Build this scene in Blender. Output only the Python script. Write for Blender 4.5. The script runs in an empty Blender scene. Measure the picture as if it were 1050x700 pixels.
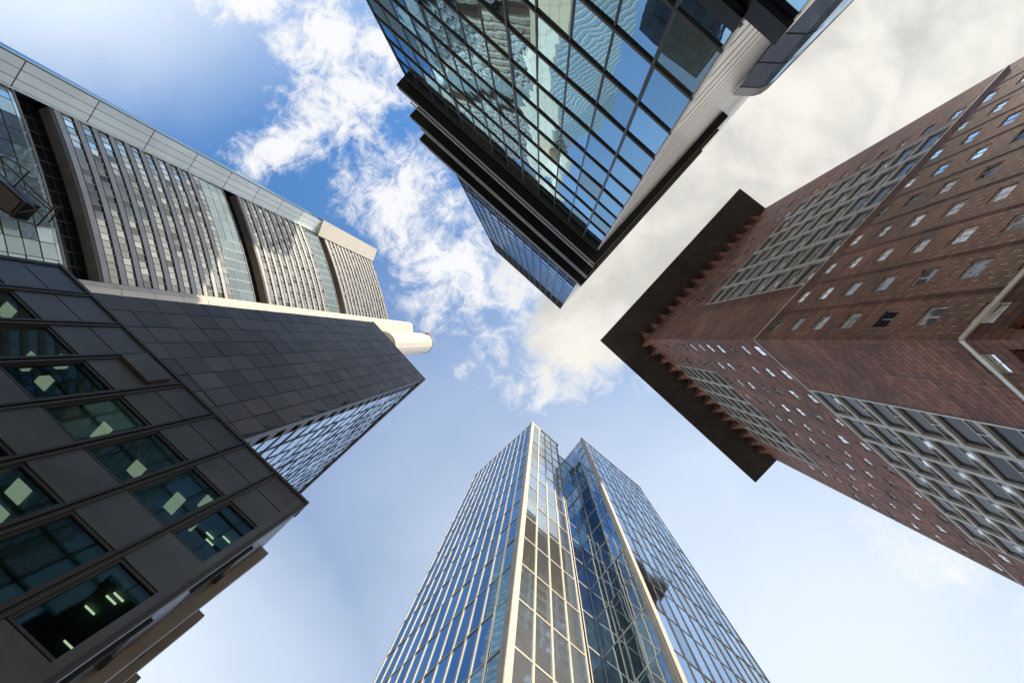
import bpy, math, random
from mathutils import Vector
random.seed(7)
C = bpy.context.scene.collection
R = math.radians
# ------------------------------------------------------------------ camera (at the origin, 1.6 m above the ground, looking straight up)
cam = bpy.data.cameras.new('camera'); cam_o = bpy.data.objects.new('camera', cam); C.objects.link(cam_o)
cam.sensor_width = 36; cam.lens = 18; cam.shift_x = -30/1050; cam.shift_y = -2/1050
cam.clip_start = .1; cam.clip_end = 6000
cam_o.rotation_euler = (math.pi, 0, 0)      # up; picture right = +x, picture down = +y
bpy.context.scene.camera = cam_o
F, UC, VC = 525., 555., 348.
GZ = -1.6                                    # ground level under the eye
# ------------------------------------------------------------------ world
SUN_AZ = (0.66, -0.751); SUN_EL = 40
w = bpy.data.worlds.new('World'); bpy.context.scene.world = w; w.use_nodes = True
nt = w.node_tree; N = nt.nodes; L = nt.links
bg = N['Background']
sky = N.new('ShaderNodeTexSky'); sky.sky_type = 'NISHITA'; sky.sun_disc = False
sky.sun_elevation = R(SUN_EL); sky.sun_rotation = math.atan2(SUN_AZ[0], SUN_AZ[1])
sky.air_density = 1.0; sky.dust_density = 0.6; sky.ozone_density = 2.2; sky.altitude = 100
def mth(op, a, b=None, c=None, clamp=False, tree=nt):
    n = tree.nodes.new('ShaderNodeMath'); n.operation = op; n.use_clamp = clamp
    for i, v in enumerate((a, b, c)):
        if v is None: continue
        if isinstance(v, (int, float)): n.inputs[i].default_value = v
        else: tree.links.new(v, n.inputs[i])
    return n.outputs[0]
def ramp01(v, a, b, tree=nt, smooth=True):
    n = tree.nodes.new('ShaderNodeMapRange'); n.interpolation_type = 'SMOOTHSTEP' if smooth else 'LINEAR'
    tree.links.new(v, n.inputs['Value']); n.inputs['From Min'].default_value = a; n.inputs['From Max'].default_value = b
    return n.outputs[0]
tc = N.new('ShaderNodeTexCoord'); sp = N.new('ShaderNodeSeparateXYZ'); L.new(tc.outputs['Generated'], sp.inputs[0])
zz = mth('MAXIMUM', sp.outputs[2], 0.04)
cx = mth('DIVIDE', sp.outputs[0], zz); cy = mth('DIVIDE', sp.outputs[1], zz)   # cloud layer as a flat deck overhead
cb = N.new('ShaderNodeCombineXYZ'); L.new(cx, cb.inputs[0]); L.new(cy, cb.inputs[1]); DECK = cb.outputs[0]
def noise(vec, scale, det, rough, dist=0., off=(0,0,0)):
    m = N.new('ShaderNodeMapping'); m.inputs['Location'].default_value = off; L.new(vec, m.inputs[0])
    n = N.new('ShaderNodeTexNoise'); n.inputs['Scale'].default_value = scale; n.inputs['Detail'].default_value = det
    n.inputs['Roughness'].default_value = rough; n.inputs['Distortion'].default_value = dist
    L.new(m.outputs[0], n.inputs['Vector']); return n.outputs[0]
def blob(u, v, ru, rv, rot):
    m = N.new('ShaderNodeMapping'); m.vector_type = 'TEXTURE'
    m.inputs['Location'].default_value = ((u-UC)/F, (v-VC)/F, 0); m.inputs['Rotation'].default_value = (0, 0, R(rot))
    m.inputs['Scale'].default_value = (ru/F, rv/F, 1); L.new(DECK, m.inputs[0])
    ln = N.new('ShaderNodeVectorMath'); ln.operation = 'LENGTH'; L.new(m.outputs[0], ln.inputs[0])
    return mth('SUBTRACT', 1.0, ln.outputs['Value'])       # 1 centre, 0 rim, negative outside
def union(bl):
    o = blob(*bl[0])
    for b in bl[1:]: o = mth('MAXIMUM', o, blob(*b))
    return mth('MAXIMUM', o, -1.0)
CUMULUS = [(255,2,75,26,8),(330,35,60,55,40),(360,95,95,55,-12),(290,150,62,30,-25),(400,55,60,60,0),(420,205,85,62,50),
           (470,270,75,65,55),(545,290,70,95,10),(575,350,50,62,-10),(560,385,42,40,0),(615,355,60,45,-30)]
DECKC = [(760,130,300,190,-45),(960,40,330,190,-30),(640,290,150,75,-45),(1250,-200,500,350,0)]
WISP = [(960,575,95,34,25),(1130,640,150,80,20),(230,-30,110,50,0),(425,312,22,14,0)]
big = noise(DECK, 3.2, 3, .55, .2); fine = noise(DECK, 9, 9, .66, .5, (3,1,0)); tiny = noise(DECK, 26, 8, .72, .8, (1,7,0))
fb = mth('ADD', mth('MULTIPLY', fine, .6), mth('MULTIPLY', tiny, .4))
fb = mth('SUBTRACT', fb, .5)
cum = mth('ADD', mth('MULTIPLY', union(CUMULUS), .42), mth('MULTIPLY', fb, 2.1)); cum = ramp01(cum, -.06, .38)
dk = mth('ADD', mth('MULTIPLY', union(DECKC), 1.25), mth('MULTIPLY', fb, 1.6)); dk = ramp01(dk, -.1, .4)
ws = mth('ADD', mth('MULTIPLY', union(WISP), .5), mth('MULTIPLY', fb, 2.4)); ws = mth('MULTIPLY', ramp01(ws, 0, .7), .8)
dens = mth('MAXIMUM', mth('MULTIPLY', cum, .95), mth('MULTIPLY', dk, .97)); dens = mth('MAXIMUM', dens, ws)
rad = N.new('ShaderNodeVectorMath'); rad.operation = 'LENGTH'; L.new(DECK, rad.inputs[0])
fill_bank = ramp01(mth('ADD', rad.outputs['Value'], mth('MULTIPLY', mth('SUBTRACT', big, .5), 1.2)), 1.35, 2.3)  # low warm cloud outside the view, added to warm and brighten the walls
fill_bank = mth('MULTIPLY', fill_bank, .9)
veil = ramp01(mth('ADD', union([(860,700,680,460,10),(60,720,460,300,0),(60,-40,330,170,0)]), mth('MULTIPLY', mth('SUBTRACT', big, .5), .3)), -.35, .95)
veil = mth('MULTIPLY', veil, .92)
# sky colour
mulA = N.new('ShaderNodeMix'); mulA.data_type = 'RGBA'; mulA.blend_type = 'MULTIPLY'; mulA.inputs[0].default_value = 1
L.new(sky.outputs[0], mulA.inputs[6]); mulA.inputs[7].default_value = (0.92, 1.5, 1.85, 1)
mixV = N.new('ShaderNodeMix'); mixV.data_type = 'RGBA'; L.new(veil, mixV.inputs[0]); L.new(mulA.outputs[2], mixV.inputs[6])
mixV.inputs[7].default_value = (6.6, 7.3, 8.1, 1)
shade = ramp01(mth('ADD', mth('MULTIPLY', noise(DECK, 5, 5, .55, .3, (9,2,0)), .75), mth('MULTIPLY', fine, .3)), .34, .68)
cc = N.new('ShaderNodeMix'); cc.data_type = 'RGBA'; L.new(shade, cc.inputs[0])
cc.inputs[6].default_value = (4.7, 4.55, 4.2, 1); cc.inputs[7].default_value = (7.1, 6.85, 6.25, 1)
cw = N.new('ShaderNodeMix'); cw.data_type = 'RGBA'; L.new(dk, cw.inputs[0]); cw.inputs[6].default_value = (7.3, 7.3, 7.4, 1); L.new(cc.outputs[2], cw.inputs[7])
mixC = N.new('ShaderNodeMix'); mixC.data_type = 'RGBA'; L.new(dens, mixC.inputs[0]); L.new(mixV.outputs[2], mixC.inputs[6]); L.new(cw.outputs[2], mixC.inputs[7])
mixB = N.new('ShaderNodeMix'); mixB.data_type = 'RGBA'; L.new(fill_bank, mixB.inputs[0]); L.new(mixC.outputs[2], mixB.inputs[6]); mixB.inputs[7].default_value = (9.0, 8.4, 7.6, 1)
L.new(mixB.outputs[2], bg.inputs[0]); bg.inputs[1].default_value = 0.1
# ------------------------------------------------------------------ sun
sl = bpy.data.lights.new('sun', 'SUN'); sl.energy = 4.0; sl.angle = R(.53); sl.color = (1, .86, .68)
so = bpy.data.objects.new('sun', sl); C.objects.link(so)
sd = Vector((SUN_AZ[0]*math.cos(R(SUN_EL)), SUN_AZ[1]*math.cos(R(SUN_EL)), math.sin(R(SUN_EL))))
so.rotation_euler = sd.to_track_quat('Z', 'Y').to_euler(); so.location = (0, 0, 400)
vs = bpy.context.scene.view_settings; vs.view_transform = 'Standard'; vs.look = 'None'; vs.exposure = 0.45; vs.gamma = 1

# ------------------------------------------------------------------ materials
def mat(name, col, rough=.6, metal=0., spec=.5, bump=None, var=None, em=None):
    m = bpy.data.materials.new(name); m.use_nodes = True; t = m.node_tree; p = t.nodes['Principled BSDF']
    p.inputs['Base Color'].default_value = (*col, 1); p.inputs['Roughness'].default_value = rough
    p.inputs['Metallic'].default_value = metal; p.inputs['Specular IOR Level'].default_value = spec
    co = t.nodes.new('ShaderNodeTexCoord')
    if var:      # (scale, amount) soft weathering
        n = t.nodes.new('ShaderNodeTexNoise'); n.inputs['Scale'].default_value = var[0]; n.inputs['Detail'].default_value = 6
        t.links.new(co.outputs['Object'], n.inputs['Vector'])
        mx = t.nodes.new('ShaderNodeMix'); mx.data_type = 'RGBA'
        mr = t.nodes.new('ShaderNodeMapRange'); mr.inputs['From Min'].default_value = .3; mr.inputs['From Max'].default_value = .7
        t.links.new(n.outputs[0], mr.inputs[0]); t.links.new(mr.outputs[0], mx.inputs[0])
        mx.inputs[6].default_value = (*[c*(1-var[1]) for c in col], 1); mx.inputs[7].default_value = (*[min(1, c*(1+var[1])) for c in col], 1)
        at = t.nodes.new('ShaderNodeAttribute'); at.attribute_name = 'tone'
        m2 = t.nodes.new('ShaderNodeMix'); m2.data_type = 'RGBA'; m2.blend_type = 'MULTIPLY'; m2.inputs[0].default_value = 1
        t.links.new(mx.outputs[2], m2.inputs[6]); t.links.new(at.outputs['Fac'], m2.inputs[7])
        t.links.new(m2.outputs[2], p.inputs['Base Color'])
    if bump:
        n = t.nodes.new('ShaderNodeTexNoise'); n.inputs['Scale'].default_value = bump[0]; n.inputs['Detail'].default_value = bump[2] if len(bump) > 2 else 2
        t.links.new(co.outputs['Object'], n.inputs['Vector'])
        b = t.nodes.new('ShaderNodeBump'); b.inputs['Strength'].default_value = 1; b.inputs['Distance'].default_value = bump[1]
        t.links.new(n.outputs[0], b.inputs['Height']); t.links.new(b.outputs[0], p.inputs['Normal'])
    if em: p.inputs['Emission Color'].default_value = (*em[0], 1); p.inputs['Emission Strength'].default_value = em[1]
    return m
def glass(name, tint, rough=.02, wave=(.5, .004), under=(.01, .015, .02), lo=.55, hi=1.):
    """coated mirror glass: tinted reflection over a dark room, float-glass waviness, each pane its own tone"""
    m = bpy.data.materials.new(name); m.use_nodes = True; t = m.node_tree; p = t.nodes['Principled BSDF']; o = t.nodes['Material Output']
    p.inputs['Base Color'].default_value = (*under, 1); p.inputs['Roughness'].default_value = .15
    if hi < 1: p.inputs['Specular IOR Level'].default_value = .12
    g = t.nodes.new('ShaderNodeBsdfGlossy'); g.inputs['Roughness'].default_value = rough
    at = t.nodes.new('ShaderNodeAttribute'); at.attribute_name = 'tone'
    mt = t.nodes.new('ShaderNodeMix'); mt.data_type = 'RGBA'; mt.blend_type = 'MULTIPLY'; mt.inputs[0].default_value = 1
    mt.inputs[6].default_value = (*tint, 1); t.links.new(at.outputs['Fac'], mt.inputs[7]); t.links.new(mt.outputs[2], g.inputs['Color'])
    lw = t.nodes.new('ShaderNodeLayerWeight'); lw.inputs[0].default_value = .35
    mr = t.nodes.new('ShaderNodeMapRange'); mr.inputs['To Min'].default_value = lo; mr.inputs['To Max'].default_value = hi
    t.links.new(lw.outputs['Facing'], mr.inputs[0])
    mx = t.nodes.new('ShaderNodeMixShader'); t.links.new(mr.outputs[0], mx.inputs[0]); t.links.new(p.outputs[0], mx.inputs[1]); t.links.new(g.outputs[0], mx.inputs[2])
    co = t.nodes.new('ShaderNodeTexCoord'); n = t.nodes.new('ShaderNodeTexNoise'); n.inputs['Scale'].default_value = wave[0]; n.inputs['Detail'].default_value = 1.5; n.noise_dimensions = '4D'; wv = t.nodes.new('ShaderNodeMath'); wv.operation = 'MULTIPLY'; wv.inputs[1].default_value = 37; t.links.new(at.outputs['Fac'], wv.inputs[0]); t.links.new(wv.outputs[0], n.inputs['W'])
    t.links.new(co.outputs['Object'], n.inputs['Vector'])
    b = t.nodes.new('ShaderNodeBump'); b.inputs['Distance'].default_value = wave[1]; b.inputs['Strength'].default_value = 1
    t.links.new(n.outputs[0], b.inputs['Height']); t.links.new(b.outputs[0], g.inputs['Normal'])
    t.links.new(mx.outputs[0], o.inputs[0]); return m
M = {}
M['t_glass'] = glass('blue_curtain_glass', (.44,.72,.90), wave=(.55,.014), lo=.75)
M['t_tower_glass'] = glass('pale_blue_glass', (.50,.72,.98), rough=.08, wave=(.6,.01), lo=.85)
M['annex_glass'] = glass('lightened_annex_glass', (.6,.78,.98), rough=.1, under=(.34,.5,.72), lo=.3)  # pale blue put into the colour, as the panes mirror the dark red tower
M['t_blind'] = glass('blue_glass_with_blinds', (.4,.58,.62), under=(.16,.19,.15), lo=.4)
M['b_blind'] = glass('pale_glass_with_blinds', (.6,.72,.8), under=(.42,.44,.42), lo=.4)
M['b_recess'] = glass('recess_glass', (.45,.58,.68), rough=.03, wave=(.5,.012), under=(.12,.16,.19), lo=.6)
M['b_glass'] = glass('deep_blue_glass', (.27,.47,.68), rough=.03, wave=(.5,.008), lo=.7)
M['b_glass_pale'] = glass('cloud_toned_glass', (.62,.78,.92), rough=.04, wave=(.5,.008), under=(.42,.49,.55), lo=.42)  # pale under-colour stands in for a bright cloud reflection
M['l_glass'] = glass('slate_tower_glass', (.7,.82,.95), rough=.04, wave=(.5,.03), lo=.8)
M['k_glass'] = glass('bank_glass', (.5,.62,.66), rough=.05, wave=(.35,.02), under=(.03,.05,.05), lo=.6)
M['k_glass2'] = glass('bank_window_glass', (.82,.84,.80), rough=.12, wave=(.6,.02), under=(.06,.07,.06), lo=.5)
M['r_glass'] = glass('small_window_glass', (.95,.98,1), rough=.03, wave=(.7,.012), lo=.92)
M['r_dark_glass'] = glass('dark_window_glass', (.10,.12,.15), rough=.05, wave=(.7,.01), lo=.02, hi=.14)
M['black'] = mat('black_metal', (.012,.012,.014), .45, .3, var=(1.5,.3))
M['dark'] = mat('dark_mullion', (.075,.062,.055), .4, .4)
M['core'] = mat('dark_core', (.02,.021,.024), .8)
M['white_board'] = mat('white_louvre', (.92,.90,.86), .22, 0, var=(.6,.08))
M['groove'] = mat('louvre_groove', (.16,.15,.14), .7)
M['cream'] = mat('cream_cladding', (.80,.74,.62), .45, 0, var=(.15,.05), bump=(.3,.01))
M['silver'] = mat('silver_cladding', (.80,.86,.84), .4, .08, var=(.12,.08))
M['k_grey'] = mat('grey_spandrel', (.45,.455,.47), .45, .1, var=(.4,.12))
M['k_soffit'] = mat('grey_soffit', (.30,.28,.25), .7, var=(.3,.2))
M['slate'] = mat('slate_panel', (.185,.168,.165), .42, .15, var=(.8,.08), bump=(3,.001))
M['bronze'] = mat('bronze_panel', (.145,.130,.122), .33, .35, var=(.9,.2), bump=(2,.001))
M['bronze_dark'] = mat('bronze_rail', (.07,.058,.05), .4, .3)
M['fin'] = mat('brown_fin', (.24,.20,.165), .5, .2, var=(1,.15))
M['stone'] = mat('pale_mullion', (.74,.67,.57), .5, .1, var=(.8,.08))
M['pillar'] = mat('stone_pillar', (.42,.40,.37), .6, .1, var=(1.2,.18))
M['lattice'] = mat('pale_lattice', (.72,.71,.68), .45, .3, var=(1,.12))
M['teal_wall'] = mat('office_interior', (.05,.09,.095), .8, var=(.6,.5))
M['ceil'] = mat('office_ceiling', (.12,.16,.15), .8, var=(.8,.35))
M['lamp'] = mat('ceiling_lamp', (.8,.9,.8), .5, em=((.88,.88,.72), .33))
M['tube'] = mat('strip_lamp', (.9,.9,.8), .5, em=((.95,.95,.75), .9))
def clear_glass():
    m = bpy.data.materials.new('clear_green_glass'); m.use_nodes = True; t = m.node_tree; o = t.nodes['Material Output']
    tr = t.nodes.new('ShaderNodeBsdfTransparent'); tr.inputs[0].default_value = (.62,.74,.66,1)
    g = t.nodes.new('ShaderNodeBsdfGlossy'); g.inputs[0].default_value = (.5,.6,.65,1); g.inputs[1].default_value = .02
    lw = t.nodes.new('ShaderNodeLayerWeight'); pw_ = t.nodes.new('ShaderNodeMath'); pw_.operation = 'POWER'; pw_.inputs[1].default_value = 4; t.links.new(lw.outputs['Facing'], pw_.inputs[0]); fr = t.nodes.new('ShaderNodeMapRange'); fr.inputs['To Min'].default_value = .04; fr.inputs['To Max'].default_value = .9; t.links.new(pw_.outputs[0], fr.inputs[0])
    mx = t.nodes.new('ShaderNodeMixShader'); t.links.new(fr.outputs[0], mx.inputs[0]); t.links.new(tr.outputs[0], mx.inputs[1]); t.links.new(g.outputs[0], mx.inputs[2])
    t.links.new(mx.outputs[0], o.inputs[0]); return m
M['clear'] = clear_glass()
def brick_mat(name, c1, c2, mortar):
    m = bpy.data.materials.new(name); m.use_nodes = True; t = m.node_tree; p = t.nodes['Principled BSDF']; p.inputs['Roughness'].default_value = .7
    uv = t.nodes.new('ShaderNodeUVMap'); uv.uv_map = 'UVMap'
    b = t.nodes.new('ShaderNodeTexBrick'); b.inputs['Scale'].default_value = 1; b.inputs['Brick Width'].default_value = 1.1; b.inputs['Row Height'].default_value = .55
    b.inputs['Mortar Size'].default_value = .035; b.inputs['Mortar Smooth'].default_value = .3; b.inputs['Bias'].default_value = 0
    b.inputs['Color1'].default_value = (*c1,1); b.inputs['Color2'].default_value = (*c2,1); b.inputs['Mortar'].default_value = (*mortar,1)
    t.links.new(uv.outputs[0], b.inputs[0])
    co = t.nodes.new('ShaderNodeTexCoord'); n = t.nodes.new('ShaderNodeTexNoise'); n.inputs['Scale'].default_value = 2.5; n.inputs['Detail'].default_value = 8; n.inputs['Roughness'].default_value = .7
    t.links.new(co.outputs['Object'], n.inputs['Vector'])
    mr = t.nodes.new('ShaderNodeMapRange'); mr.inputs['From Min'].default_value = .3; mr.inputs['From Max'].default_value = .7; mr.inputs['To Min'].default_value = .68; mr.inputs['To Max'].default_value = 1.3
    n2 = t.nodes.new('ShaderNodeTexNoise'); n2.inputs['Scale'].default_value = .16; n2.inputs['Detail'].default_value = 4; t.links.new(co.outputs['Object'], n2.inputs['Vector'])
    av = t.nodes.new('ShaderNodeMath'); av.operation = 'MULTIPLY_ADD'; av.inputs[1].default_value = .5; t.links.new(n.outputs[0], av.inputs[0])
    hf_ = t.nodes.new('ShaderNodeMath'); hf_.operation = 'MULTIPLY'; hf_.inputs[1].default_value = .5; t.links.new(n2.outputs[0], hf_.inputs[0]); t.links.new(hf_.outputs[0], av.inputs[2])
    mr.inputs['From Min'].default_value = .38; mr.inputs['From Max'].default_value = .62
    t.links.new(av.outputs[0], mr.inputs[0])
    mx = t.nodes.new('ShaderNodeMix'); mx.data_type = 'RGBA'; mx.blend_type = 'MULTIPLY'; mx.inputs[0].default_value = 1
    at = t.nodes.new('ShaderNodeAttribute'); at.attribute_name = 'tone'; m3 = t.nodes.new('ShaderNodeMix'); m3.data_type = 'RGBA'; m3.blend_type = 'MULTIPLY'; m3.inputs[0].default_value = 1; t.links.new(b.outputs['Color'], m3.inputs[6]); t.links.new(at.outputs['Fac'], m3.inputs[7]); t.links.new(m3.outputs[2], mx.inputs[6]); t.links.new(mr.outputs[0], mx.inputs[7]); t.links.new(mx.outputs[2], p.inputs['Base Color'])
    bp = t.nodes.new('ShaderNodeBump'); bp.inputs['Distance'].default_value = .02; bp.invert = True
    t.links.new(b.outputs['Fac'], bp.inputs['Height']); t.links.new(bp.outputs[0], p.inputs['Normal'])
    return m
M['soffit'] = brick_mat('dark_soffit_panel', (.085,.074,.064), (.065,.057,.05), (.012,.012,.012))
for n_ in M['soffit'].node_tree.nodes:
    if n_.type == 'TEX_BRICK': n_.inputs['Brick Width'].default_value = 3; n_.inputs['Row Height'].default_value = 1.6; n_.inputs['Mortar Size'].default_value = .03
M['brick'] = brick_mat('red_stone', (.31,.135,.09), (.165,.068,.047), (.04,.018,.014))

# ------------------------------------------------------------------ mesh helpers
def sgn(v): return 1 if v >= 0 else -1
class Frame:
    """a wall: s runs along it from a to b, z up, d outward"""
    def __init__(s, a, b, toward=(0, 0)):
        s.a = Vector(a); e = Vector(b)-s.a; s.len = e.length; s.u = e/s.len
        n = Vector((s.u.y, -s.u.x)); s.n = n if n.dot(Vector(toward)-s.a) > 0 else -n
        s.flip = (s.u.x*s.n.y - s.u.y*s.n.x) > 0
    def p(s, a, z, d): q = s.a + s.u*a + s.n*d; return (q.x, q.y, z)
class MB:
    def __init__(s): s.v = []; s.f = []; s.uv = []; s.t = []
    def box(s, fr, s0, s1, z0, z1, d0, d1, tone=1., tilt=None):
        b = len(s.v); ti = tilt or (0, 0, 0, 0)
        s.v += [fr.p(s0,z0,d0), fr.p(s1,z0,d0), fr.p(s1,z1,d0), fr.p(s0,z1,d0),
                fr.p(s0,z0,d1+ti[0]), fr.p(s1,z0,d1+ti[1]), fr.p(s1,z1,d1+ti[2]), fr.p(s0,z1,d1+ti[3])]
        q = [(4,5,6,7),(1,0,3,2),(0,4,7,3),(5,1,2,6),(0,1,5,4),(7,6,2,3)]
        uvs = [[(s0,z0),(s1,z0),(s1,z1),(s0,z1)], [(s1,z0),(s0,z0),(s0,z1),(s1,z1)], [(d0,z0),(d1,z0),(d1,z1),(d0,z1)],
               [(d1,z0),(d0,z0),(d0,z1),(d1,z1)], [(s0,d0),(s1,d0),(s1,d1),(s0,d1)], [(s0,d1),(s1,d1),(s1,d0),(s0,d0)]]
        for f, u in zip(q, uvs):
            if fr.flip: f = f[::-1]; u = u[::-1]
            s.f.append(tuple(b+i for i in f)); s.uv += u; s.t.append(tone)
        return s
    def prism(s, pts, z0, z1, tone=1.):
        ar = sum(pts[i][0]*pts[(i+1) % len(pts)][1]-pts[(i+1) % len(pts)][0]*pts[i][1] for i in range(len(pts)))
        if ar < 0: pts = pts[::-1]
        b = len(s.v); n = len(pts)
        s.v += [(x,y,z0) for x,y in pts] + [(x,y,z1) for x,y in pts]
        s.f.append(tuple(b+i for i in range(n))[::-1]); s.uv += [pts[i] for i in range(n)][::-1]; s.t.append(tone)
        s.f.append(tuple(b+n+i for i in range(n))); s.uv += list(pts); s.t.append(tone)
        d = 0
        for i in range(n):
            j = (i+1) % n; l = math.dist(pts[i], pts[j])
            s.f.append((b+i, b+j, b+n+j, b+n+i)); s.uv += [(d,z0),(d+l,z0),(d+l,z1),(d,z1)]; s.t.append(tone); d += l
        return s
    def tube(s, a, b, r, n=8):
        a = Vector(a); b = Vector(b); ax = (b-a).normalized(); x = ax.orthogonal().normalized(); y = ax.cross(x); k = len(s.v)
        for c in (a, b):
            for i in range(n):
                t = 2*math.pi*i/n; s.v.append(tuple(c + x*r*math.cos(t) + y*r*math.sin(t)))
        for i in range(n):
            j = (i+1) % n; s.f.append((k+i, k+j, k+n+j, k+n+i)); s.uv += [(0,0)]*4; s.t.append(1.)
        s.f.append(tuple(k+i for i in range(n))[::-1]); s.uv += [(0,0)]*n; s.t.append(1.)
        s.f.append(tuple(k+n+i for i in range(n))); s.uv += [(0,0)]*n; s.t.append(1.)
        return s
    def build(s, name, m, parent=None, kind=None):
        me = bpy.data.meshes.new(name); me.from_pydata(s.v, [], s.f)
        u = me.uv_layers.new(name='UVMap'); flat = [c for q in s.uv for c in q]; u.data.foreach_set('uv', flat)
        at = me.attributes.new('tone', 'FLOAT', 'FACE'); at.data.foreach_set('value', s.t)
        me.materials.append(M[m] if isinstance(m, str) else m); me.update()
        o = bpy.data.objects.new(name, me); C.objects.link(o)
        if parent: o.parent = parent; o.matrix_parent_inverse = parent.matrix_world.inverted()
        if kind: o['kind'] = kind
        return o
def thing(name, label, cat, loc, group=None):
    o = bpy.data.objects.new(name, None); C.objects.link(o); o.location = (loc[0], loc[1], GZ); o.empty_display_size = 1
    bpy.context.view_layer.update()
    o['label'] = label; o['category'] = cat
    if group: o['group'] = group
    return o
def screen(p): return (UC+F*p[0]/p[2], VC+F*p[1]/p[2]) if p[2] > .3 else (9999, 9999)
class Windows:
    """collects the panes of one building; the 100 that show largest become parts, the rest one part"""
    def __init__(s, parent, seen=None): s.w = []; s.parent = parent; s.seen = seen
    def add(s, fr, s0, s1, z0, z1, d, m, tone=1., tilt=.004, th=.04):
        w_, h_ = s1-s0, z1-z0; a, b = random.gauss(0, tilt)*w_/2, random.gauss(0, tilt)*h_/2
        s.w.append((fr, s0, s1, z0, z1, d-th, d, m, tone, (-a-b, a-b, a+b, -a+b)))
    def size(s, w_):
        fr, s0, s1, z0, z1, d0, d1 = w_[:7]
        P = [screen(fr.p(a, z, d1)) for a, z in ((s0,z0),(s1,z0),(s1,z1),(s0,z1))]
        cu = sum(p[0] for p in P)/4; cv = sum(p[1] for p in P)/4
        if not (-5 < cu < 1055 and -5 < cv < 705): return 0
        if s.seen and not s.seen(cu, cv): return 0
        if fr.n.dot(-fr.a) <= 0: return 0
        return abs(sum(P[i][0]*P[(i+1) % 4][1]-P[(i+1) % 4][0]*P[i][1] for i in range(4)))/2
    def finish(s, n=100, name='window'):
        s.w.sort(key=s.size, reverse=True)
        k = min(n, sum(1 for x in s.w if s.size(x) > 0))
        for x in s.w[:k]: MB().box(*x[:7], tone=x[8], tilt=x[9]).build(name, x[7], s.parent)
        rest = {}
        for x in s.w[k:]: rest.setdefault(x[7], MB()).box(*x[:7], tone=x[8], tilt=x[9])
        for m, b in rest.items(): b.build(name, m, s.parent, kind='stuff')
def rnd(a, b): return random.uniform(a, b)
def px(u, v, h): return ((u-UC)/F*h, (v-VC)/F*h)

# ------------------------------------------------------------------ ground
g = MB().prism([(-2500,-2500),(2500,-2500),(2500,2500),(-2500,2500)], GZ-.5, GZ)
m = mat('asphalt', (.05,.05,.052), .85, var=(.8,.2), bump=(30,.003)); go = g.build('ground', m); go['kind'] = 'structure'
pv = mat('paving', (.36,.33,.29), .8, var=(.7,.15), bump=(20,.002))
po = MB().prism([(-90,-90),(90,-90),(90,90),(-90,90)], GZ+.004, GZ+.12).build('pavement', pv); po['kind'] = 'structure'

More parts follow.
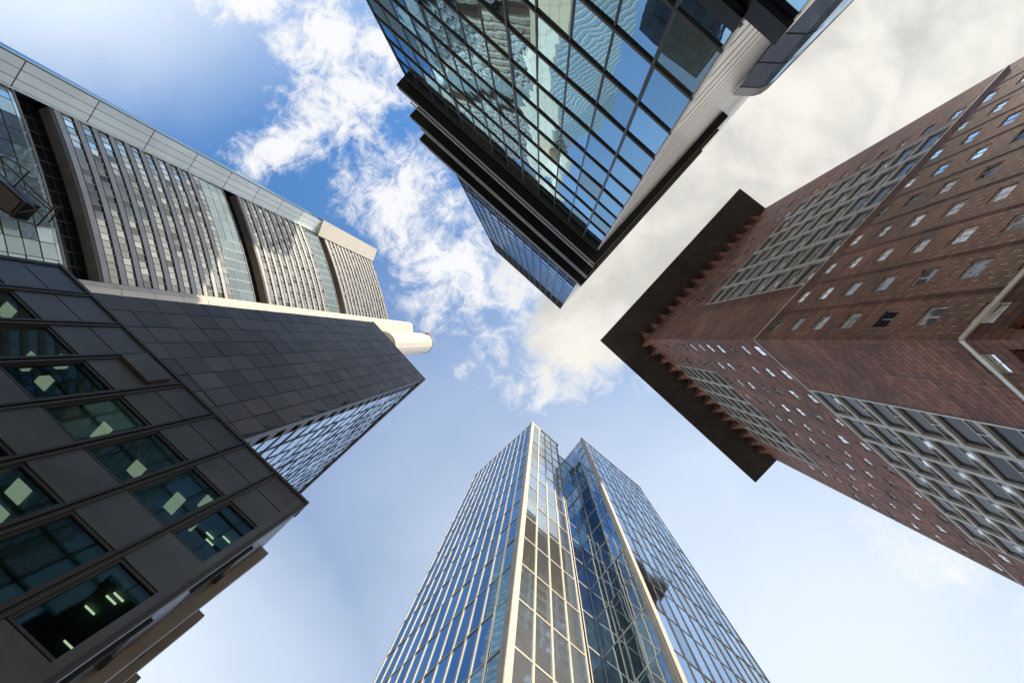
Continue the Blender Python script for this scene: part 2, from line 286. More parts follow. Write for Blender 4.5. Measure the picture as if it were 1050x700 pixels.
# ================================================================== RED STONE TOWER (right)
HR = 115.; SR = HR/F
W0 = (105*SR, 0.); W1 = (230.5*SR, -135*SR); W2 = (238.5*SR, 122*SR); W3 = (W1[0]+W2[0]-W0[0], W1[1]+W2[1]-W0[1])
red = thing('office_tower', 'red stone clad tower with small square windows and a wide flat black roof overhang', 'tower', (W0[0]+25, W0[1]))
fa, fb_ = Frame(W0, W1), Frame(W0, W2)
wall = MB(); core = MB(); lats = {}; dkb = MB(); win_fr = MB(); wins = Windows(red)
cen = ((W0[0]+W3[0])/2, (W0[1]+W3[1])/2)
core.prism([tuple(cen[i]+(p[i]-cen[i])*.965 for i in (0,1)) for p in (W0, W1, W3, W2)], GZ, HR)
core.build('core', 'core', red)
FH = 4.2; TOP = 115.; nb = 10
for fr, side in ((fa, 'a'), (fb_, 'b')):
    bw = fr.len/nb
    for i in range(nb):
        for k in range(28):
            z1 = TOP-1.0-k*FH; z0 = z1-FH
            if z0 < 0: continue
            s0, s1 = i*bw, (i+1)*bw; zc = (z0+z1)/2; kind = 'win'; tn_ = rnd(.8, 1.18)
            if side == 'a':
                if 2 <= i <= 7 and 55 < zc < 88: kind = 'lat'
                elif i < 2 and 55 < zc < 100: kind = 'plain'
                elif i == 9: kind = 'plain' if zc > 40 else 'win'
            else:
                if 2 <= i <= 7 and (84 < zc < 112 or 29 < zc < 55): kind = 'lat'
                elif i < 2 and 29 < zc < 56: kind = 'plain'
                elif i < 1 and zc > 100: kind = 'plain'
                elif i == 9 and zc > 84: kind = 'plain'
            if zc < 26: kind = 'big'
            if kind == 'plain': wall.box(fr, s0, s1, z0, z1, -.5, 0, tone=tn_)
            elif kind == 'win':
                ww, wh = (1.6, 1.6); a0 = s0+(bw-ww)/2; a1 = a0+ww; b0 = z0+1.2; b1 = b0+wh
                wall.box(fr, s0, a0, z0, z1, -.5, 0, tn_).box(fr, a1, s1, z0, z1, -.5, 0, tn_).box(fr, a0, a1, z0, b0, -.5, 0, tn_).box(fr, a0, a1, b1, z1, -.5, 0, tn_)
                wins.add(fr, a0+.06, a1-.06, b0+.06, b1-.06, -.12, 'r_glass' if random.random() < .8 else 'r_dark_glass', rnd(.6,1.15), .03)
                for q in ((a0, a1, b0, b0+.06), (a0, a1, b1-.06, b1), (a0, a0+.06, b0+.06, b1-.06), (a1-.06, a1, b0+.06, b1-.06), ((a0+a1)/2-.03, (a0+a1)/2+.03, b0+.06, b1-.06)):
                    win_fr.box(fr, *q, -.17, -.08)
            elif kind == 'lat':
                t_ = .2; lat = lats.setdefault((side, zc > 60), MB())
                lat.box(fr, s0+.06, s0+t_, z0, z1, -.3, .05).box(fr, s1-t_, s1-.06, z0, z1, -.3, .05); dkb.box(fr, s0-.07, s0+.07, z0, z1, -.3, -.02)
                lat.box(fr, s0+t_, s1-t_, z0+.06, z0+t_, -.3, .03).box(fr, s0+t_, s1-t_, z1-t_, z1-.06, -.3, .03); dkb.box(fr, s0+.07, s1-.07, z0-.07, z0+.07, -.3, -.02)
                
                lat.box(fr, s0+t_, s1-t_, z0+1.5, z0+1.58, -.3, -.14); lat.box(fr, (s0+s1)/2-.04, (s0+s1)/2+.04, z0+t_, z0+1.5, -.3, -.14)
                wins.add(fr, s0+t_, s1-t_, z0+t_, z1-t_, -.22, 'r_dark_glass', rnd(.5,1.2), .01)
                if random.random() < .55: wins.add(fr, s0+1.2, s0+2.1, z0+.5, z0+1.45, -.19, 'r_glass', rnd(.6,1), .03)
            else:
                wall.box(fr, s0, s0+.7, z0, z1, -.5, 0).box(fr, s1-.7, s1, z0, z1, -.5, 0).box(fr, s0+.7, s1-.7, z0, z0+.8, -.5, 0)
                wins.add(fr, s0+.7, s1-.7, z0+.8, z1, -.45, 'r_dark_glass', rnd(.4,.9), .01)
    wall.box(fr, 0, fr.len, TOP-1, TOP-.02, -.5, 0); wall.box(fr, 0, fr.len, GZ, 1.4, -.5, 0)
    # bracket shaped heads under the overhang
    for i in range(int(fr.len/1.33)-2):
        s = i*1.36*.985+.05; b = len(wall.v); wd = 1.5; 
        P = [fr.p(s,TOP-5,.0), fr.p(s+wd,TOP-5,.0), fr.p(s+wd,TOP-.03,.0), fr.p(s,TOP-.03,.0), fr.p(s+wd*.5,TOP-1.6,1.5), fr.p(s+wd*.5,TOP-.03,1.9)] if i % 2 == 0 else []
        if P:
            wall.v += P
            fs = [(0,1,4),(1,2,5,4),(3,0,4,5),(2,3,5)]
            for f in fs:
                f = f[::-1] if fr.flip else f
                wall.f.append(tuple(b+j for j in f)); wall.uv += [(P[j][0]+P[j][1], P[j][2]) for j in f]; wall.t.append(1.)
    # string courses
    MB().box(fr, 0, fr.len, 27.8, 28.15, -.1, .1).build('string_course', 'lattice', red); MB().box(fr, 0, fr.len, 55.2, 55.4, -.1, .07).build('string_course', 'lattice', red)
    # vertical joints at each bay
    j = MB()
    for i in range(1, nb):
        j.box(fr, i*bw-.035, i*bw+.035, 1.4, 55, -.01, .012)
    j.build('joint', 'bronze_dark', red)
rear = MB(); f3, f4 = Frame(W1, W3, toward=(W1[0]+40, W1[1]-60)), Frame(W2, W3, toward=(W2[0]+10, W2[1]+60))
rear.box(f3, 0, f3.len, GZ, TOP, -.5, 0).box(f4, 0, f4.len, GZ, TOP, -.5, 0); rear.build('wall', 'brick', red)
wall.build('wall', 'brick', red); dkb.build('lattice_joint', 'core', red); [q_.build('window_lattice', 'lattice', red) for q_ in lats.values()]; win_fr.build('window_frame', 'lattice', red); wins.finish()
sl_ = 1.0
N0, N1, N1b, N2, N2b = [px(u, v, HR) for u, v in ((616,349),(759,193.5),(785.5,214),(775,494.3),(796.3,472))]
roof = MB().prism([N0, N1, N1b, W3, N2b, N2], HR, HR+.9); roof.build('roof_overhang', 'soffit', red)
edge = MB()
for a, b in ((N0, N1), (N0, N2)):
    f = Frame(a, b); edge.box(f, .0, f.len, HR-.12, HR+1.0, -.02, .05)
edge.build('roof_edge', 'dark', red)

# ================================================================== GLASS TOWER (top)
TH = R(42); E2 = (math.cos(TH), math.sin(TH)); E1 = (-math.sin(TH), math.cos(TH))
def te(e2, e1): return (E2[0]*e2+E1[0]*e1, E2[1]*e2+E1[1]*e1)
D = -10.3; TR = -1.75; TL = -27.1; ZB = 50.
top = thing('glass_tower', 'blue glass tower with three black cornice slabs halfway up and a white louvred flank', 'tower', te(-14, -30))
ff = Frame(te(TR, D), te(TL, D)); fs = Frame(te(TR, D), te(TR, D-62), toward=te(60, -30))
MB().prism([te(TR-.15, D-.15), te(TL+.15, D-.15), te(TL+.15, D-61), te(TR-.15, D-61)], GZ, 147).build('core', 'core', top)
tw = Windows(top); mul = MB(); bar = MB(); fh = 3.13; nbay = 13; bw = ff.len/nbay
z = ZB; k = 0
while z > 1:
    z0 = z-fh
    for i in range(nbay):
        tn = rnd(.82, 1.12)
        tw.add(ff, i*bw, (i+1)*bw, z0+.2, z-.0, 0, 't_blind' if random.random() < (.3 if z < 24 else .14) else 't_glass', tn, .006)
    bar.box(ff, 0, ff.len, z0, z0+.08, -.02, .10).box(ff, 0, ff.len, z0+.13, z0+.2, -.02, .08).box(ff, 0, ff.len, z0+.08, z0+.13, -.02, .02)
    z = z0; k += 1
for i in range(nbay+1):
    s = min(max(i*bw, .06), ff.len-.06); wd = .055 if i % 4 == 1 else .035
    mul.box(ff, s-wd, s+wd, .5, ZB, -.02, .1 if i % 4 == 1 else .06)
bar.box(ff, 0, ff.len, ZB-.05, ZB+.6, -.1, .22)
# shaft above the cornices
fh2 = 3.75; z = 72.
while z < 146:
    for i in range(nbay):
        tw.add(ff, i*bw, (i+1)*bw, z, z+fh2-.05, 0, 't_tower_glass', rnd(.88, 1.08), .004)
    mul.box(ff, 0, ff.len, z-.05, z, -.02, .06).box(ff, 0, ff.len, z+1.2, z+1.25, -.0, .04)
    if z > 125 or z < 86:
        mul.box(ff, 0, ff.len, z+2.0, z+2.1, 0, .05).box(ff, 0, ff.len, z+2.9, z+2.98, 0, .05)
    z += fh2
for i in range(nbay+1):
    s = min(max(i*bw, .05), ff.len-.05); mul.box(ff, s-.06, s+.06, 72, 147, -.02, .12)
mul.box(ff, 0, ff.len, 146.9, 147.2, -.3, .15)
mul.build('mullion_grid', 'dark', top); bar.build('floor_bar', 'dark', top); tw.finish()
mid = MB().box(ff, 0, ff.len, ZB+.6, 72, -.4, -.05); mid.build('setback_storeys', 'black', top)
for zc, p_, lft, rgt, bk in ((51.0, 1.12, -27.7, -1.05, -29), (60.6, 1.08, -29.3, -.95, -32.5), (70.2, 1.1, -30.8, -.85, -34)):
    s_ = MB().prism([te(rgt, D+p_), te(lft, D+p_), te(lft, D-1.5), te(TL, D-1.5), te(TL, D-.1), te(TR-.1, D-.1), te(TR-.1, bk), te(rgt, bk)], zc, zc+1.0)
    o = s_.build('cornice_slab', 'black', top)
    f1 = Frame(te(rgt, D+p_), te(lft, D+p_)); f2 = Frame(te(rgt, D+p_), te(rgt, bk), toward=te(50,-20))
    e = MB().box(f1, 0, f1.len, zc-.04, zc+.07, .0, .05).box(f2, 0, f2.len, zc-.04, zc+.07, 0, .05); e.build('lit_slab_edge', 'k_grey', o)  # grey strip paints the lit lower edge of the black slab
    q = MB().box(f1, .0, f1.len, zc+4.4, zc+4.6, -.5, -.35); q.build('rail', 'lattice', o)
# white louvred flank
lv = MB(); gr = MB(); z = 14.4
while z < 146.5:
    st = 1.88
    if not (50.5 < z < 51.9 or 60 < z < 61.5 or 69.6 < z < 71.1): lv.box(fs, 0, fs.len, z, z+st*rnd(.80,.84), -.1, .0, tone=rnd(.93,1.05))
    z += st
gr.box(fs, .02, fs.len, 14.4, 146.8, -.14, -.008)
lv.box(ff, -.06, .1, 14.4, 50, -.1, .06)
lv.build('louvre', 'white_board', top); gr.build('flank_wall', 'groove', top)
# podium storeys, wider than the shaft
pod = MB(); PR = -.62
fp = Frame(te(PR, D), te(TR, D)); fps = Frame(te(PR, D), te(PR+.2, D-40), toward=te(60,-20))
pod.prism([te(PR-.04, D-.04), te(TR+.02, D-.04), te(TR+.02, D-40), te(PR+.14, D-40)], GZ, 13.7)
o = pod.build('podium', 'core', top)
pf = MB().box(fp, 0, fp.len, 13.0, 13.75, -.02, .25).box(ff, 0, 2.2, 13.75, 14.4, .05, .3); pf.build('fascia', 'black', o)
pw = MB().box(fp, .06, fp.len, 10.0, 12.95, -.03, 0).build('window', 't_glass', o)
ps = MB()
for q in range(14): ps.box(fps, .0, 39, 13.6-q*.98-.8, 13.6-q*.98, -.05, .0)
ps.build('louvre', 'white_board', o)

# annex behind it
an = thing('office_annex', 'low blue glass block with a rounded end tucked behind the white louvred flank', 'building', te(0, -35))
AH = 40.
pts = [te(-1.66, -24.3)] + [px(u, v, AH) for u, v in ((765,97),(772,97.3),(780,95),(787,90),(875,0),(965,-92))] + [te(-1.66, -52)]
MB().prism(pts, GZ, AH).build('wall', 'core', an)
aw = Windows(an); am = MB()
for i in range(0, len(pts)-2):
    f = Frame(pts[i], pts[i+1], toward=te(40,-10) if i else te(0,0)); n = max(1, int(f.len/1.3)); 
    for j in range(n):
        z = AH-1.2
        while z > 3:
            aw.add(f, f.len*j/n, f.len*(j+1)/n, z-3.3, z-.12, .03, 'annex_glass', rnd(.85,1.1), .005); z -= 3.4
    am.box(f, 0, f.len, AH-1.15, AH+.1, -.05, .08)
aw.finish(100); am.build('parapet', 'lattice', an)

# ================================================================== BLUE TOWER WITH PALE MULLIONS (bottom)
HB = 90.; TB = R(40); B2 = (math.cos(TB), math.sin(TB)); B1 = (-math.sin(TB), math.cos(TB)); SB = HB/F
def tb(e2, e1): return ((B2[0]*e2+B1[0]*e1)*SB, (B2[1]*e2+B1[1]*e1)*SB)
blue = thing('mullioned_tower', 'deep blue glass tower of two staggered blocks with pale stone mullions', 'tower', tb(90, 120))
c1 = px(545.7,433,HB); c1l = px(486,488,HB); c1r = tb(81, 71.5); rc0 = tb(81, 79); rc1 = tb(97.5, 79); c2 = px(596.7,449.3,HB); c2r = px(656.5,499.4,HB)
cen = ((c1[0]+c2r[0])/2, (c1[1]+c2r[1])/2+4)
far1 = (c1l[0]+12, c1l[1]+9); far2 = (c2r[0]-9, c2r[1]+12)
def inset(p, k=.02): return (p[0]+(cen[0]-p[0])*k, p[1]+(cen[1]-p[1])*k)
def off(p, a, b): return (p[0]+B2[0]*a+B1[0]*b, p[1]+B2[1]*a+B1[1]*b)
MB().prism([inset(c1l), off(c1,.25,.25), off(c1r,-.25,.25), off(rc0,-.25,.25), off(rc1,.25,.25), off(c2,.3,.25)] + [inset(p) for p in (c2r, far2, far1)], GZ, HB).build('core', 'core', blue)
bwn = Windows(blue, seen=lambda u, v: True); FB = 4.6
def curtain(fr, ncol, m, mm, vw=.13, hw=.1, pr=.16, z0=2., tilt=.005, trim=0., tones=(.85,1.15)):
    bwid = (fr.len-2*trim)/ncol; mu = MB(); z = HB-.9
    while z > z0:
        for i in range(ncol): bwn.add(fr, trim+i*bwid, trim+(i+1)*bwid, z-FB+hw, z-hw, 0, 'b_blind' if (m == 'b_glass_pale' and random.random() < .18) else m, rnd(*tones), tilt)
        mu.box(fr, trim, fr.len-trim, z-hw, z+hw, -.03, pr*.7); z -= FB
    for i in range(ncol+1): s = trim+i*bwid; mu.box(fr, max(0,s-vw), min(fr.len,s+vw), 0, HB, -.03, pr)
    mu.box(fr, 0, fr.len, HB-.9+hw, HB+.15, -.06, pr*.85)
    mu.build('mullion_grid', mm, blue)
curtain(Frame(c1, c1l), 12, 'b_glass', 'stone', vw=.07, hw=.06, pr=.06, trim=.35)
curtain(Frame(c1, c1r), 4, 'b_glass_pale', 'stone', vw=.07, hw=.07, pr=.06, trim=.3)
curtain(Frame(c1r, rc0, toward=(20,10)), 1, 'b_recess', 'lattice', vw=.07, hw=.06, pr=.05)
curtain(Frame(rc0, rc1), 2, 'b_recess', 'lattice', vw=.07, hw=.06, pr=.05)
curtain(Frame(c2, rc1, toward=(-20,10)), 3, 'b_recess', 'lattice', vw=.05, hw=.05, pr=.04, tilt=.012)
curtain(Frame(c2, c2r), 11, 'b_glass_pale', 'stone', vw=.06, hw=.06, pr=.05, trim=.35)
for a, b, c in ((c1, c1l, c1r), (c2, rc1, c2r)):
    f1, f2 = Frame(a, b, toward=(-20, 0) if a is c2 else (0,0)), Frame(a, c)
    MB().box(f1, -.12, .36, 0, HB+.2, -.1, .14).build('corner_pillar', 'pillar', blue)
    MB().box(f2, -.14, .3, 0, HB+.21, -.05, .13).build('corner_pillar', 'stone', blue)
bwn.finish()
MB().prism([inset(p,.05) for p in (c1l, c1, c1r)] + [(rc0[0]-.25, rc0[1]+.5), (rc1[0]+.3, rc1[1]+.5)] + [inset(p,.05) for p in (c2, c2r, far2, far1)], HB, HB+1.2).build('roof', 'pillar', blue)

# ================================================================== LOW DARK BLOCK (front left)
HL = 17.8; SLB = HL/F
q0 = px(314,517,HL); q1 = px(59,272,HL)
low = thing('office_block', 'near dark bronze panelled office block with ceiling lamps lit behind its large windows', 'building', (q0[0]-10, q0[1]+4))
bands_ = range(5); f = Frame(q0, q1); colw = f.len/8; pans = [MB() for _ in bands_]; rail = MB(); frs = [MB() for _ in range(4)]; lw_ = Windows(low)
zw = [(15.1,12.7),(11.2,8.8),(7.3,4.9),(3.4,1.0)]
bands = [(HL,15.1),(12.7,11.2),(8.8,7.3),(4.9,3.4),(1.0,GZ)]
for i in range(8):
    s0, s1 = i*colw+.1, (i+1)*colw-.1
    for b_, (a, b) in enumerate(bands):
        pan = pans[b_]
        if b_ == 0:
            pan.box(f, s0, s1, 15.16, 16.42, -.1, 0, tone=rnd(.9,1.1)).box(f, s0, s1, 16.47, a, -.1, 0, tone=rnd(.9,1.1))
        else: pan.box(f, s0, s1, b+.04, a-.04, -.1, 0, tone=rnd(.85,1.12), tilt=tuple(random.gauss(0,.006) for _ in range(4)))
    for zi, (a, b) in enumerate(zw):
        fr_ = frs[zi]
        lw_.add(f, s0+.07, s1-.07, b+.07, a-.07, -.06, 'clear', 1, .002)
        for q in ((s0, s1, a-.07, a), (s0, s1, b, b+.07), (s0, s0+.07, b+.07, a-.07), (s1-.07, s1, b+.07, a-.07)): fr_.box(f, *q, -.14, -.015)
for i in range(9):
    s = i*colw
    for (x0, x1, pr) in ((s-.1, s-.035, .045), (s+.035, s+.1, .045), (s-.035, s+.035, -.03)):
        rail.box(f, max(x0, 0), min(x1, f.len), GZ, HL-.02, -.1, pr)
pans[0].box(f, colw*1.1+4.6, colw*1.9+4.6, 16.4, 17.5, .02, .12)
cap = MB().box(f, -.02, f.len+.05, HL, HL+.14, -.6, .06)
backing = MB().box(f, 0, f.len, HL-2.55, HL-.05, -.3, -.12)
for (a, b) in bands[1:]: backing.box(f, 0, f.len, b, a, -.3, -.12)
# rooms: one long office per storey
fl = MB()
for (a, b) in zw:
    fl.box(f, .1, f.len-.1, a+.05, a+.2, -6, -.3); 
cl_o = fl.build('ceiling', 'ceil', low)
bk = MB().box(f, .05, f.len-.05, GZ, HL-.1, -6.4, -6.0)
for i in (2, 4, 6): bk.box(f, i*colw-.03, i*colw+.03, GZ, 15.1, -6.0, -.9)
bk.build('inner_wall', 'teal_wall', low)
for zi, (a, b) in enumerate(zw[:3]):
    for i in range(8):
        if zi == 0 and i < 2 and random.random() < .2: continue
        if zi == 2: continue
        if (zi, i) in ((0,0),(1,0),(1,1)):
            for t in range(5):
                s = (i+rnd(.1,.8))*colw; d = -rnd(.6, 3.6)
                MB().box(f, s, s+.28, a-.02, a+.0, d, d+.04).build('strip_lamp', 'tube', low)
            continue
        sa = (i+.08)*colw if i % 2 else (i+.56)*colw
        for d in (-.34, -1.05):
            if random.random() < .35: continue
            MB().box(f, sa, sa+.4, a+.0, a+.045, d-.42, d).build('ceiling_lamp', 'lamp', low)
        if i % 2: MB().box(f, sa+.75, sa+1.1, a+.01, a+.045, -1.5, -.9).build('ceiling_lamp', 'lamp', low)
dk_ = MB()
for (a, b) in zw[:3]:
    for i in range(9):
        dk_.box(f, i*colw-.06, i*colw+.06, b-.2, a, -.6, -.5)
    dk_.box(f, 0, f.len, a-.18, a+.04, -1.95, -1.75)
dk_.build('column', 'core', low)
[q_.build('cladding', 'bronze', low) for q_ in pans]; rail.build('rail', 'bronze_dark', low); [q_.build('window_frame', 'bronze_dark', low) for q_ in frs]; cap.build('roof_edge', 'bronze_dark', low); backing.build('backing_wall', 'core', low)
# side wall, seen at a grazing angle, with vertical fins
e_ = Vector((-0.716, 0.698)); q2 = (q0[0]+e_.x*24, q0[1]+e_.y*24)
sf = Frame(q0, q2, toward=(20, 20))
sw = MB(); 
for (a, b) in bands: sw.box(sf, 0, 24, b, a, -.3, 0)
sg = Windows(low)
for (a, b) in zw:
    for i in range(8):
        s0 = .35+i*3.05
        for h_ in (0, 1): lw_.add(sf, s0+h_*1.35+.05, s0+(h_+1)*1.35-.02, b, a, -.05, 'b_glass_pale', rnd(.9,1.1), .003)
    sw.box(sf, 0, .35, b, a, -.3, 0)
    for i in range(8): sw.box(sf, .35+(i+.9)*3.05, min(24, .35+(i+1)*3.05), b, a, -.3, .0)
sw.build('side_wall', 'bronze', low)
for s in (2.15, 5.25, 8.35, 11.45, 14.5, 17.5): MB().box(sf, s, s+.32, GZ, HL+.05, -.05, .3).build('fin', 'fin', low)
lw_.finish()
bkf = Frame(q1, (q1[0]+e_.x*24, q1[1]+e_.y*24), toward=(-40,-20))
MB().box(bkf, 0, 24, GZ, HL, -.3, 0).build('side_wall', 'bronze', low)
lm = Frame(q0, q1)
MB().box(lm, .35, f.len-.3, GZ, HL-.3, -23, -6.6).build('core', 'core', low)

# ================================================================== SLATE TOWER (left, above the low block)
HS = 54.3
s0_ = px(435,388,HS); s1_ = px(383,330,HS)
sla = thing('slate_tower', 'dark slate panelled tower with one mirrored glass flank rising behind the near bronze block', 'tower', (s0_[0]-8, s0_[1]+8))
sfr = Frame(s0_, s1_); en = Vector((-.735, .678)); s2_ = (s0_[0]+en.x*23, s0_[1]+en.y*23); s3_ = (s1_[0]+en.x*23, s1_[1]+en.y*23)
gf = Frame(s0_, s2_, toward=(20, 0))
ZS = HL+.2; sp_ = MB(); ncol = 9; nrow = 21; cwid = sfr.len/ncol; rh = (HS-ZS)/nrow
MB().prism([(s0_[0]-.12+en.x*.1, s0_[1]+en.y*.1), (s1_[0]+.05, s1_[1]+.1), s3_, (s2_[0]-.12, s2_[1])], ZS, HS-.02).build('core', 'core', sla)
for i in range(ncol):
    for k in range(nrow):
        sp_.box(sfr, i*cwid+.018, (i+1)*cwid-.018, ZS+k*rh+.025, ZS+(k+1)*rh-.025, -.08, random.choice((0,0,.012)), tone=random.choice((.78,.9,1,1.08,1.2)), tilt=tuple(random.gauss(0,.004) for _ in range(4)))
    sp_.box(sfr, i*cwid+.02, (i+1)*cwid-.02, HS-.0, HS+.02, -.08, .0)
sp_.build('cladding', 'slate', sla)
gw = Windows(sla); gm = MB(); nz = 22; gh = (HS-.8-ZS)/nz; ncg = 17; gwid = (gf.len-1.0)/ncg
for k in range(nz):
    z = ZS+k*gh
    for i in range(ncg): gw.add(gf, 1.0+i*gwid+.05, 1.0+(i+1)*gwid-.05, z+.06, z+gh-.06, 0, 'l_glass', rnd(.85,1.05), .012)
    gw.add(gf, .45, .95, z+.5, z+gh-.4, -.3, 'r_dark_glass', 1, .01)
    gm.box(gf, 1.0, gf.len, z-.06, z+.06, -.02, .03)
    gm.box(gf, 0, 1.0, z-.35, z+.4, -.4, .02)
for i in range(ncg+1): gm.box(gf, 1.0+i*gwid-.045, 1.0+i*gwid+.045, ZS, HS-.8, -.02, .035)
gm.box(gf, 0, .45, ZS, HS, -.4, .03).box(gf, 0, gf.len, HS-.8, HS, -.3, .12)
gm.build('mullion_grid', 'bronze_dark', sla); gw.finish()
MB().prism([px(436,389,HS), px(382,329.5,HS), s3_, s2_], HS+.02, HS+.35).build('roof_edge', 'dark', sla)

# ================================================================== TALL PALE TOWER (upper left)
HK = 259.; SK = HK/F
A = (-170*SK, -92*SK); Bp = (-175.3*SK, -83.2*SK); Bi = (-175.0*SK, -83.0*SK); Pm = (-164.4*SK, -52.6*SK); P1 = (-156.4*SK, -20.4*SK)
bank = thing('high_rise', 'very tall pale tower with curved ribbed front, garden openings and white corner shaft', 'tower', (-110, -20))
def circ3(a, b, c):
    ax, ay = a; bx, by = b; cx_, cy_ = c; d = 2*(ax*(by-cy_)+bx*(cy_-ay)+cx_*(ay-by))
    ux = ((ax*ax+ay*ay)*(by-cy_)+(bx*bx+by*by)*(cy_-ay)+(cx_*cx_+cy_*cy_)*(ay-by))/d
    uy = ((ax*ax+ay*ay)*(cx_-bx)+(bx*bx+by*by)*(ax-cx_)+(cx_*cx_+cy_*cy_)*(bx-ax))/d
    return ux, uy
kc = circ3(Bi, Pm, P1); kr = math.dist(kc, Bi); a0 = math.atan2(Bi[1]-kc[1], Bi[0]-kc[0]); a1 = math.atan2(P1[1]-kc[1], P1[0]-kc[0])
NS = 24
def arc(r=0., n=NS): return [(kc[0]+(kr+r)*math.cos(a0+(a1-a0)*i/n), kc[1]+(kr+r)*math.sin(a0+(a1-a0)*i/n)) for i in range(n+1)]
AP = arc(0); AF = [Frame(AP[i], AP[i+1]) for i in range(NS)]
gardens = [(83.6, 90.2), (138.4, 145.), (196.4, 202.8)]
kz = MB(); kg = MB(); kl = MB(); sil = MB(); kd = MB()
def occl(u, v): return not (v > 262+max(0, (u-60)*.18) if u < 100 else v > 300+(u-90)*.1)
kw = Windows(bank, seen=occl)
far = [(-150, 5), (-150, -75)]
MB().prism(arc(-3.4) + [(-90, 14), (-150, 30), (-150,-75), (-96, -42)], GZ, HK-2).build('core', 'core', bank)
def zone(z, z1):
    fl_ = 4.02; n = max(1, round((z1-z)/fl_)); h = (z1-z)/n
    for k in range(n):
        zb = z+k*h
        for i, fr in enumerate(AF):
            kz.box(fr, 0, fr.len, zb, zb+1.45, -.4, .12, tone=1)
            kl.box(fr, 0, fr.len, zb+1.45, zb+1.55, -.4, .17); kl.box(fr, 0, fr.len, zb-.03, zb+.03, .0, .17)
            t = random.choice((.35,.6,.85,1.0,1.15,1.2)) if (i+k) % 2 else rnd(.6,1.1)
            kw.add(fr, .05, fr.len-.05, zb+1.55, zb+h, -.05, 'k_glass2', t, .02)
            kz.box(fr, -.06, .05, zb+1.55, zb+h, -.3, .04)
lo_z = 0.
gl_h = 2.65
# lower glazed part
z = 3.
while z < 80.5:
    for i, fr in enumerate(AF):
        if i % 2 == 0:
            fr2 = Frame(AP[i], AP[i+2]); kw.add(fr2, 0, fr2.len, z, z+gl_h-.03, .0, 'k_glass', rnd(.6,1.1), .012); kg.box(fr2, 0, fr2.len, z-.04, z+.04, 0, .08)
            kg.box(fr2, -.04, .04, z, z+gl_h, -.05, .06)
    z += gl_h
tops = z
kg.build('mullion_grid', 'dark', bank)
zone(90.2, 128.5); zone(145., 186.); zone(202.8, HK)
for (za, zb, zg) in ((tops, 83.6, 0), (128.5, 138.4, 1), (186., 196.4, 2)):   # glazed parapet storeys under each garden
    n = max(1, int((zb-za)/2.6)); h = (zb-za)/n; kg = MB()
    for k in range(n):
        for i in range(0, NS, 2):
            fr2 = Frame(AP[i], AP[i+2]); kw.add(fr2, 0, fr2.len, za+k*h, za+(k+1)*h-.05, .0, 'k_glass', rnd(.9,1.15), .006)
            kg.box(fr2, -.035, .035, za+k*h, za+(k+1)*h, -.05, .04).box(fr2, 0, fr2.len, za+k*h-.03, za+k*h+.03, -.05, .05)
    kg.build('mullion_grid', 'silver', bank)
IN = arc(-2.1, 12)
for (za, zb) in gardens:
    o = MB(); fi = [Frame(IN[i], IN[i+1]) for i in range(12)]
    ring = arc(.1) + arc(-3.4)[::-1]
    MB().prism(ring, zb-.5, zb-.01).build('soffit', 'k_soffit', bank)
    MB().prism(ring, za-.4, za).build('garden_floor', 'k_soffit', bank)
    gq = MB()
    for fr in fi:
        for k in range(3):
            kw.add(fr, .1, fr.len-.1, za+k*2.0+.1, za+(k+1)*2.0, .0, 'r_dark_glass', rnd(.6,1.2), .01)
            gq.box(fr, 0, fr.len, za+(k+1)*2.0, za+(k+1)*2.0+.16, -.1, .15)
        gq.box(fr, -.1, .1, za, zb-.5, -.1, .2)
    gq.build('garden_frame', 'dark', bank)
    e = MB()
    for fr in AF: e.box(fr, 0, fr.len, zb-.9, zb+.1, .08, .14)
    e.build('garden_lintel', 'dark', bank)
kz.build('spandrel', 'k_grey', bank); kl.build('sun_shade', 'dark', bank)
kw.finish()
# silver corner strip, and its cream head
stf = Frame(A, Bp); edg = Frame((A[0]-1.4, A[1]-.2), A, toward=(A[0]+10, A[1]-40)); 
z = 0; k = 0
while z < 196:
    h = 13.9; h = min(h, 196-z)
    for j in range(3): sil.box(stf, .12+j*(stf.len-.15)/3+.05, .12+(j+1)*(stf.len-.15)/3-.05, z+.12, z+h-.12, -.6, 0, tone=rnd(.94,1.06))
    z += h
MB().box(stf, 0, stf.len, 0, 196, -.7, -.1).build('strip_backing', 'dark', bank)
sil.build('corner_strip', 'silver', bank)
MB().prism([stf.p(.05,0,-.75)[:2], stf.p(-.25,0,-.75)[:2], (A[0]-1.4, A[1]-1.5), (A[0]-9, A[1]+3), (Bp[0]-6, Bp[1]+2), stf.p(stf.len-.1,0,-.75)[:2]], 0, 196).build('corner_edge', 'k_glass', bank)
rs = MB().box(Frame(Bp, Bi, toward=(0,20)), 0, .6, 0, 196, -.2, 0); rs.build('strip_return', 'silver', bank)
hp = [px(385.7,256.5,HK), px(381.5,261.5,HK)]
hf = Frame((A[0]+.5, A[1]-.3), (Bp[0]+1.0, Bp[1]+1.2))
MB().box(hf, 0, hf.len, 196, HK+1, -5, 0.1).build('corner_head', 'cream', bank)
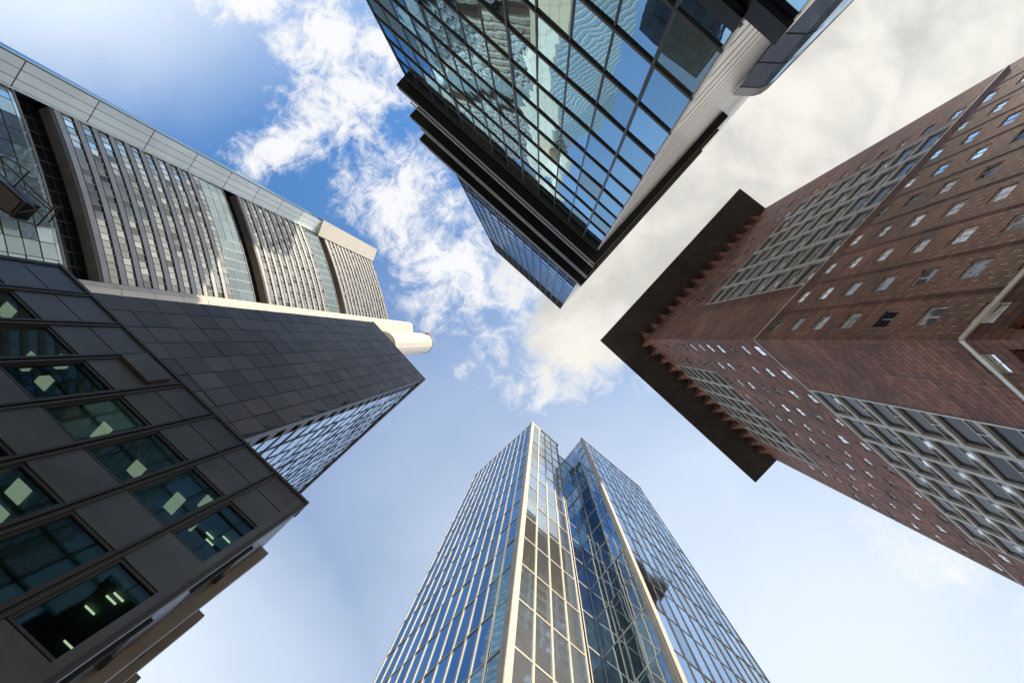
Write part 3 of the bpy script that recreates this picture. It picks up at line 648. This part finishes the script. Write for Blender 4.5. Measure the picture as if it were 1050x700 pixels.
# white shaft between the two fronts
HK2 = 300.
w0 = (P1[0]-.0, P1[1]+.0); w1 = px(423,332.6,HK2); w2 = px(424,347.5,HK2)
shaft = MB().prism([(P1[0]-5, P1[1]+1), (P1[0]+.1, P1[1]+.05), w1, w2, (w2[0]-8, w2[1]+8), (w2[0]-20, w2[1]+6)], GZ, HK2); shaft.build('corner_shaft', 'cream', bank)
sj = MB(); wf = Frame(w1, w2); wf0 = Frame(P1, w1)
for z in range(4, 300, 8): sj.box(wf, 0, wf.len, z, z+.12, -.01, .02).box(wf0, 0, wf0.len, z, z+.12, -.01, .02)
for q_ in (.33, .66): sj.box(wf0, wf0.len*q_, wf0.len*q_+.12, 0, HK2, -.01, .02); sj.box(wf, wf.len*q_, wf.len*q_+.12, 0, HK2, -.01, .02)
sj.build('joint', 'k_soffit', bank)
HD = 322.; dc = px(433.5,351.7,HD); dr = 10.2/F*HD
MB().prism([(dc[0]+dr*math.cos(t*math.pi/24), dc[1]+dr*math.sin(t*math.pi/24)) for t in range(48)], HK2-60, HD).build('roof_drum', 'cream', bank)
MB().prism([(dc[0]+(dr+.25)*math.cos(t*math.pi/24), dc[1]+(dr+.25)*math.sin(t*math.pi/24)) for t in range(48)], HD-1.0, HD-.5).build('drum_ring', 'k_soffit', bank)
dj = MB()
for t in range(0, 48, 3): a_ = t*math.pi/24; dj.tube((dc[0]+dr*math.cos(a_), dc[1]+dr*math.sin(a_), HK2-58), (dc[0]+dr*math.cos(a_), dc[1]+dr*math.sin(a_), HD-1), .09, 6)
dj.build('drum_seam', 'k_soffit', bank)['kind'] = 'stuff'
rd = mat('rust_red', (.35,.12,.08), .7); M['rust'] = rd
MB().prism([px(427,341,HD), px(440,341.3,HD), px(440,343.6,HD), px(427,343.2,HD)], HD-4, HD+.8).build('plant_box', 'rust', bank)
f2 = Frame((w2[0]-1.0, w2[1]+1.2), (w2[0]-14, w2[1]+26)); kk = MB(); kw2 = MB()
for k in range(64):
    z = k*4.02
    kk.box(f2, 0, f2.len, z, z+1.4, -.5, 0)
    kw2.box(f2, 0, f2.len, z+1.4, z+4.02, -.4, -.1)
kk.build('spandrel', 'cream', bank); kw2.build('ribbon_window', 'k_glass', bank)

# ================================================================== UNSEEN TOWERS FARTHER BACK (added to cast shade on part of the pale tower)
def shade_tower(label, x0, x1, y0, y1, h, fl_):
    t = thing('office_tower', label, 'tower', ((x0+x1)/2, (y0+y1)/2))
    MB().prism([(x0,y0),(x1,y0),(x1,y1),(x0,y1)], GZ, h).build('core', 'core', t)
    P4 = [(x0,y0),(x1,y0),(x1,y1),(x0,y1)]; c_ = ((x0+x1)/2, (y0+y1)/2)
    for i in range(4):
        a, b = P4[i], P4[(i+1) % 4]; m_ = ((a[0]+b[0])/2, (a[1]+b[1])/2)
        f_ = Frame(a, b, toward=(m_[0]*2-c_[0], m_[1]*2-c_[1])); wl = MB(); gl = MB(); z = 0
        while z < h-fl_:
            wl.box(f_, 0, f_.len, z, z+fl_*.4, 0, .3); gl.box(f_, .1, f_.len-.1, z+fl_*.4, z+fl_, .0, .1); z += fl_
        n_ = int(f_.len/3)
        for j_ in range(n_+1): wl.box(f_, max(0, j_*f_.len/n_-.2), min(f_.len, j_*f_.len/n_+.2), 0, h, 0, .34)
        wl.build('wall', 'pillar', t); gl.build('ribbon_window', 'k_glass', t)
shade_tower('wide unseen tower added behind the blue glass tower to shade the pale tower', -35.5, 24, -126, -97, 212, 3.9)
shade_tower('slender unseen tower, tallest one added behind the blue glass tower for its shade', 11.4, 27.3, -178, -150, 303, 4.1)

# ================================================================== FLOODLIGHT at the left edge
lp = thing('floodlight', 'dark boxy floodlight on a thin wire bracket at the far left edge', 'floodlight', (-22.5, -6.5))
LH = 19.
def P(u, v, dz=0.): x, y = px(u, v, LH+dz); return (x, y, LH+dz)
bx = MB(); pts4 = [px(-12,176,LH), px(2,186,LH), px(27,208,LH), px(13,223,LH), px(-14,207,LH)]
bx.prism(pts4, LH, LH+.55); bx.build('lamp_housing', 'black', lp)
MB().prism([tuple(sum(q[i] for q in pts4)/5+(q[i]-sum(r_[i] for r_ in pts4)/5)*.8 for i in (0,1)) for q in pts4], LH-.03, LH+.0).build('lamp_lens', 'dark', lp)
br = MB()
for a, b in (((0,163),(54,214)),((5,160),(30,176)),((30,176),(14,192)),((0,178),(44,222)),((54,214),(38,232)),((38,232),(10,222)),((64,211),(50,228)),((54,214),(64,211)),
             ((20,218),(38,215)),((38,215),(28,224)),((20,190),(52,216)),((-15,170),(5,160))):
    br.tube(P(*a), P(*b), .028, 6)
br.build('bracket', 'dark', lp)
mp = px(-16,168,LH); MB().tube((mp[0], mp[1], GZ), (mp[0], mp[1], LH+.3), .09, 12).build('mast', 'dark', lp)
br2 = MB().tube((mp[0], mp[1], LH+.2), P(-4,190,.2), .05, 8); br2.build('arm', 'dark', lp)
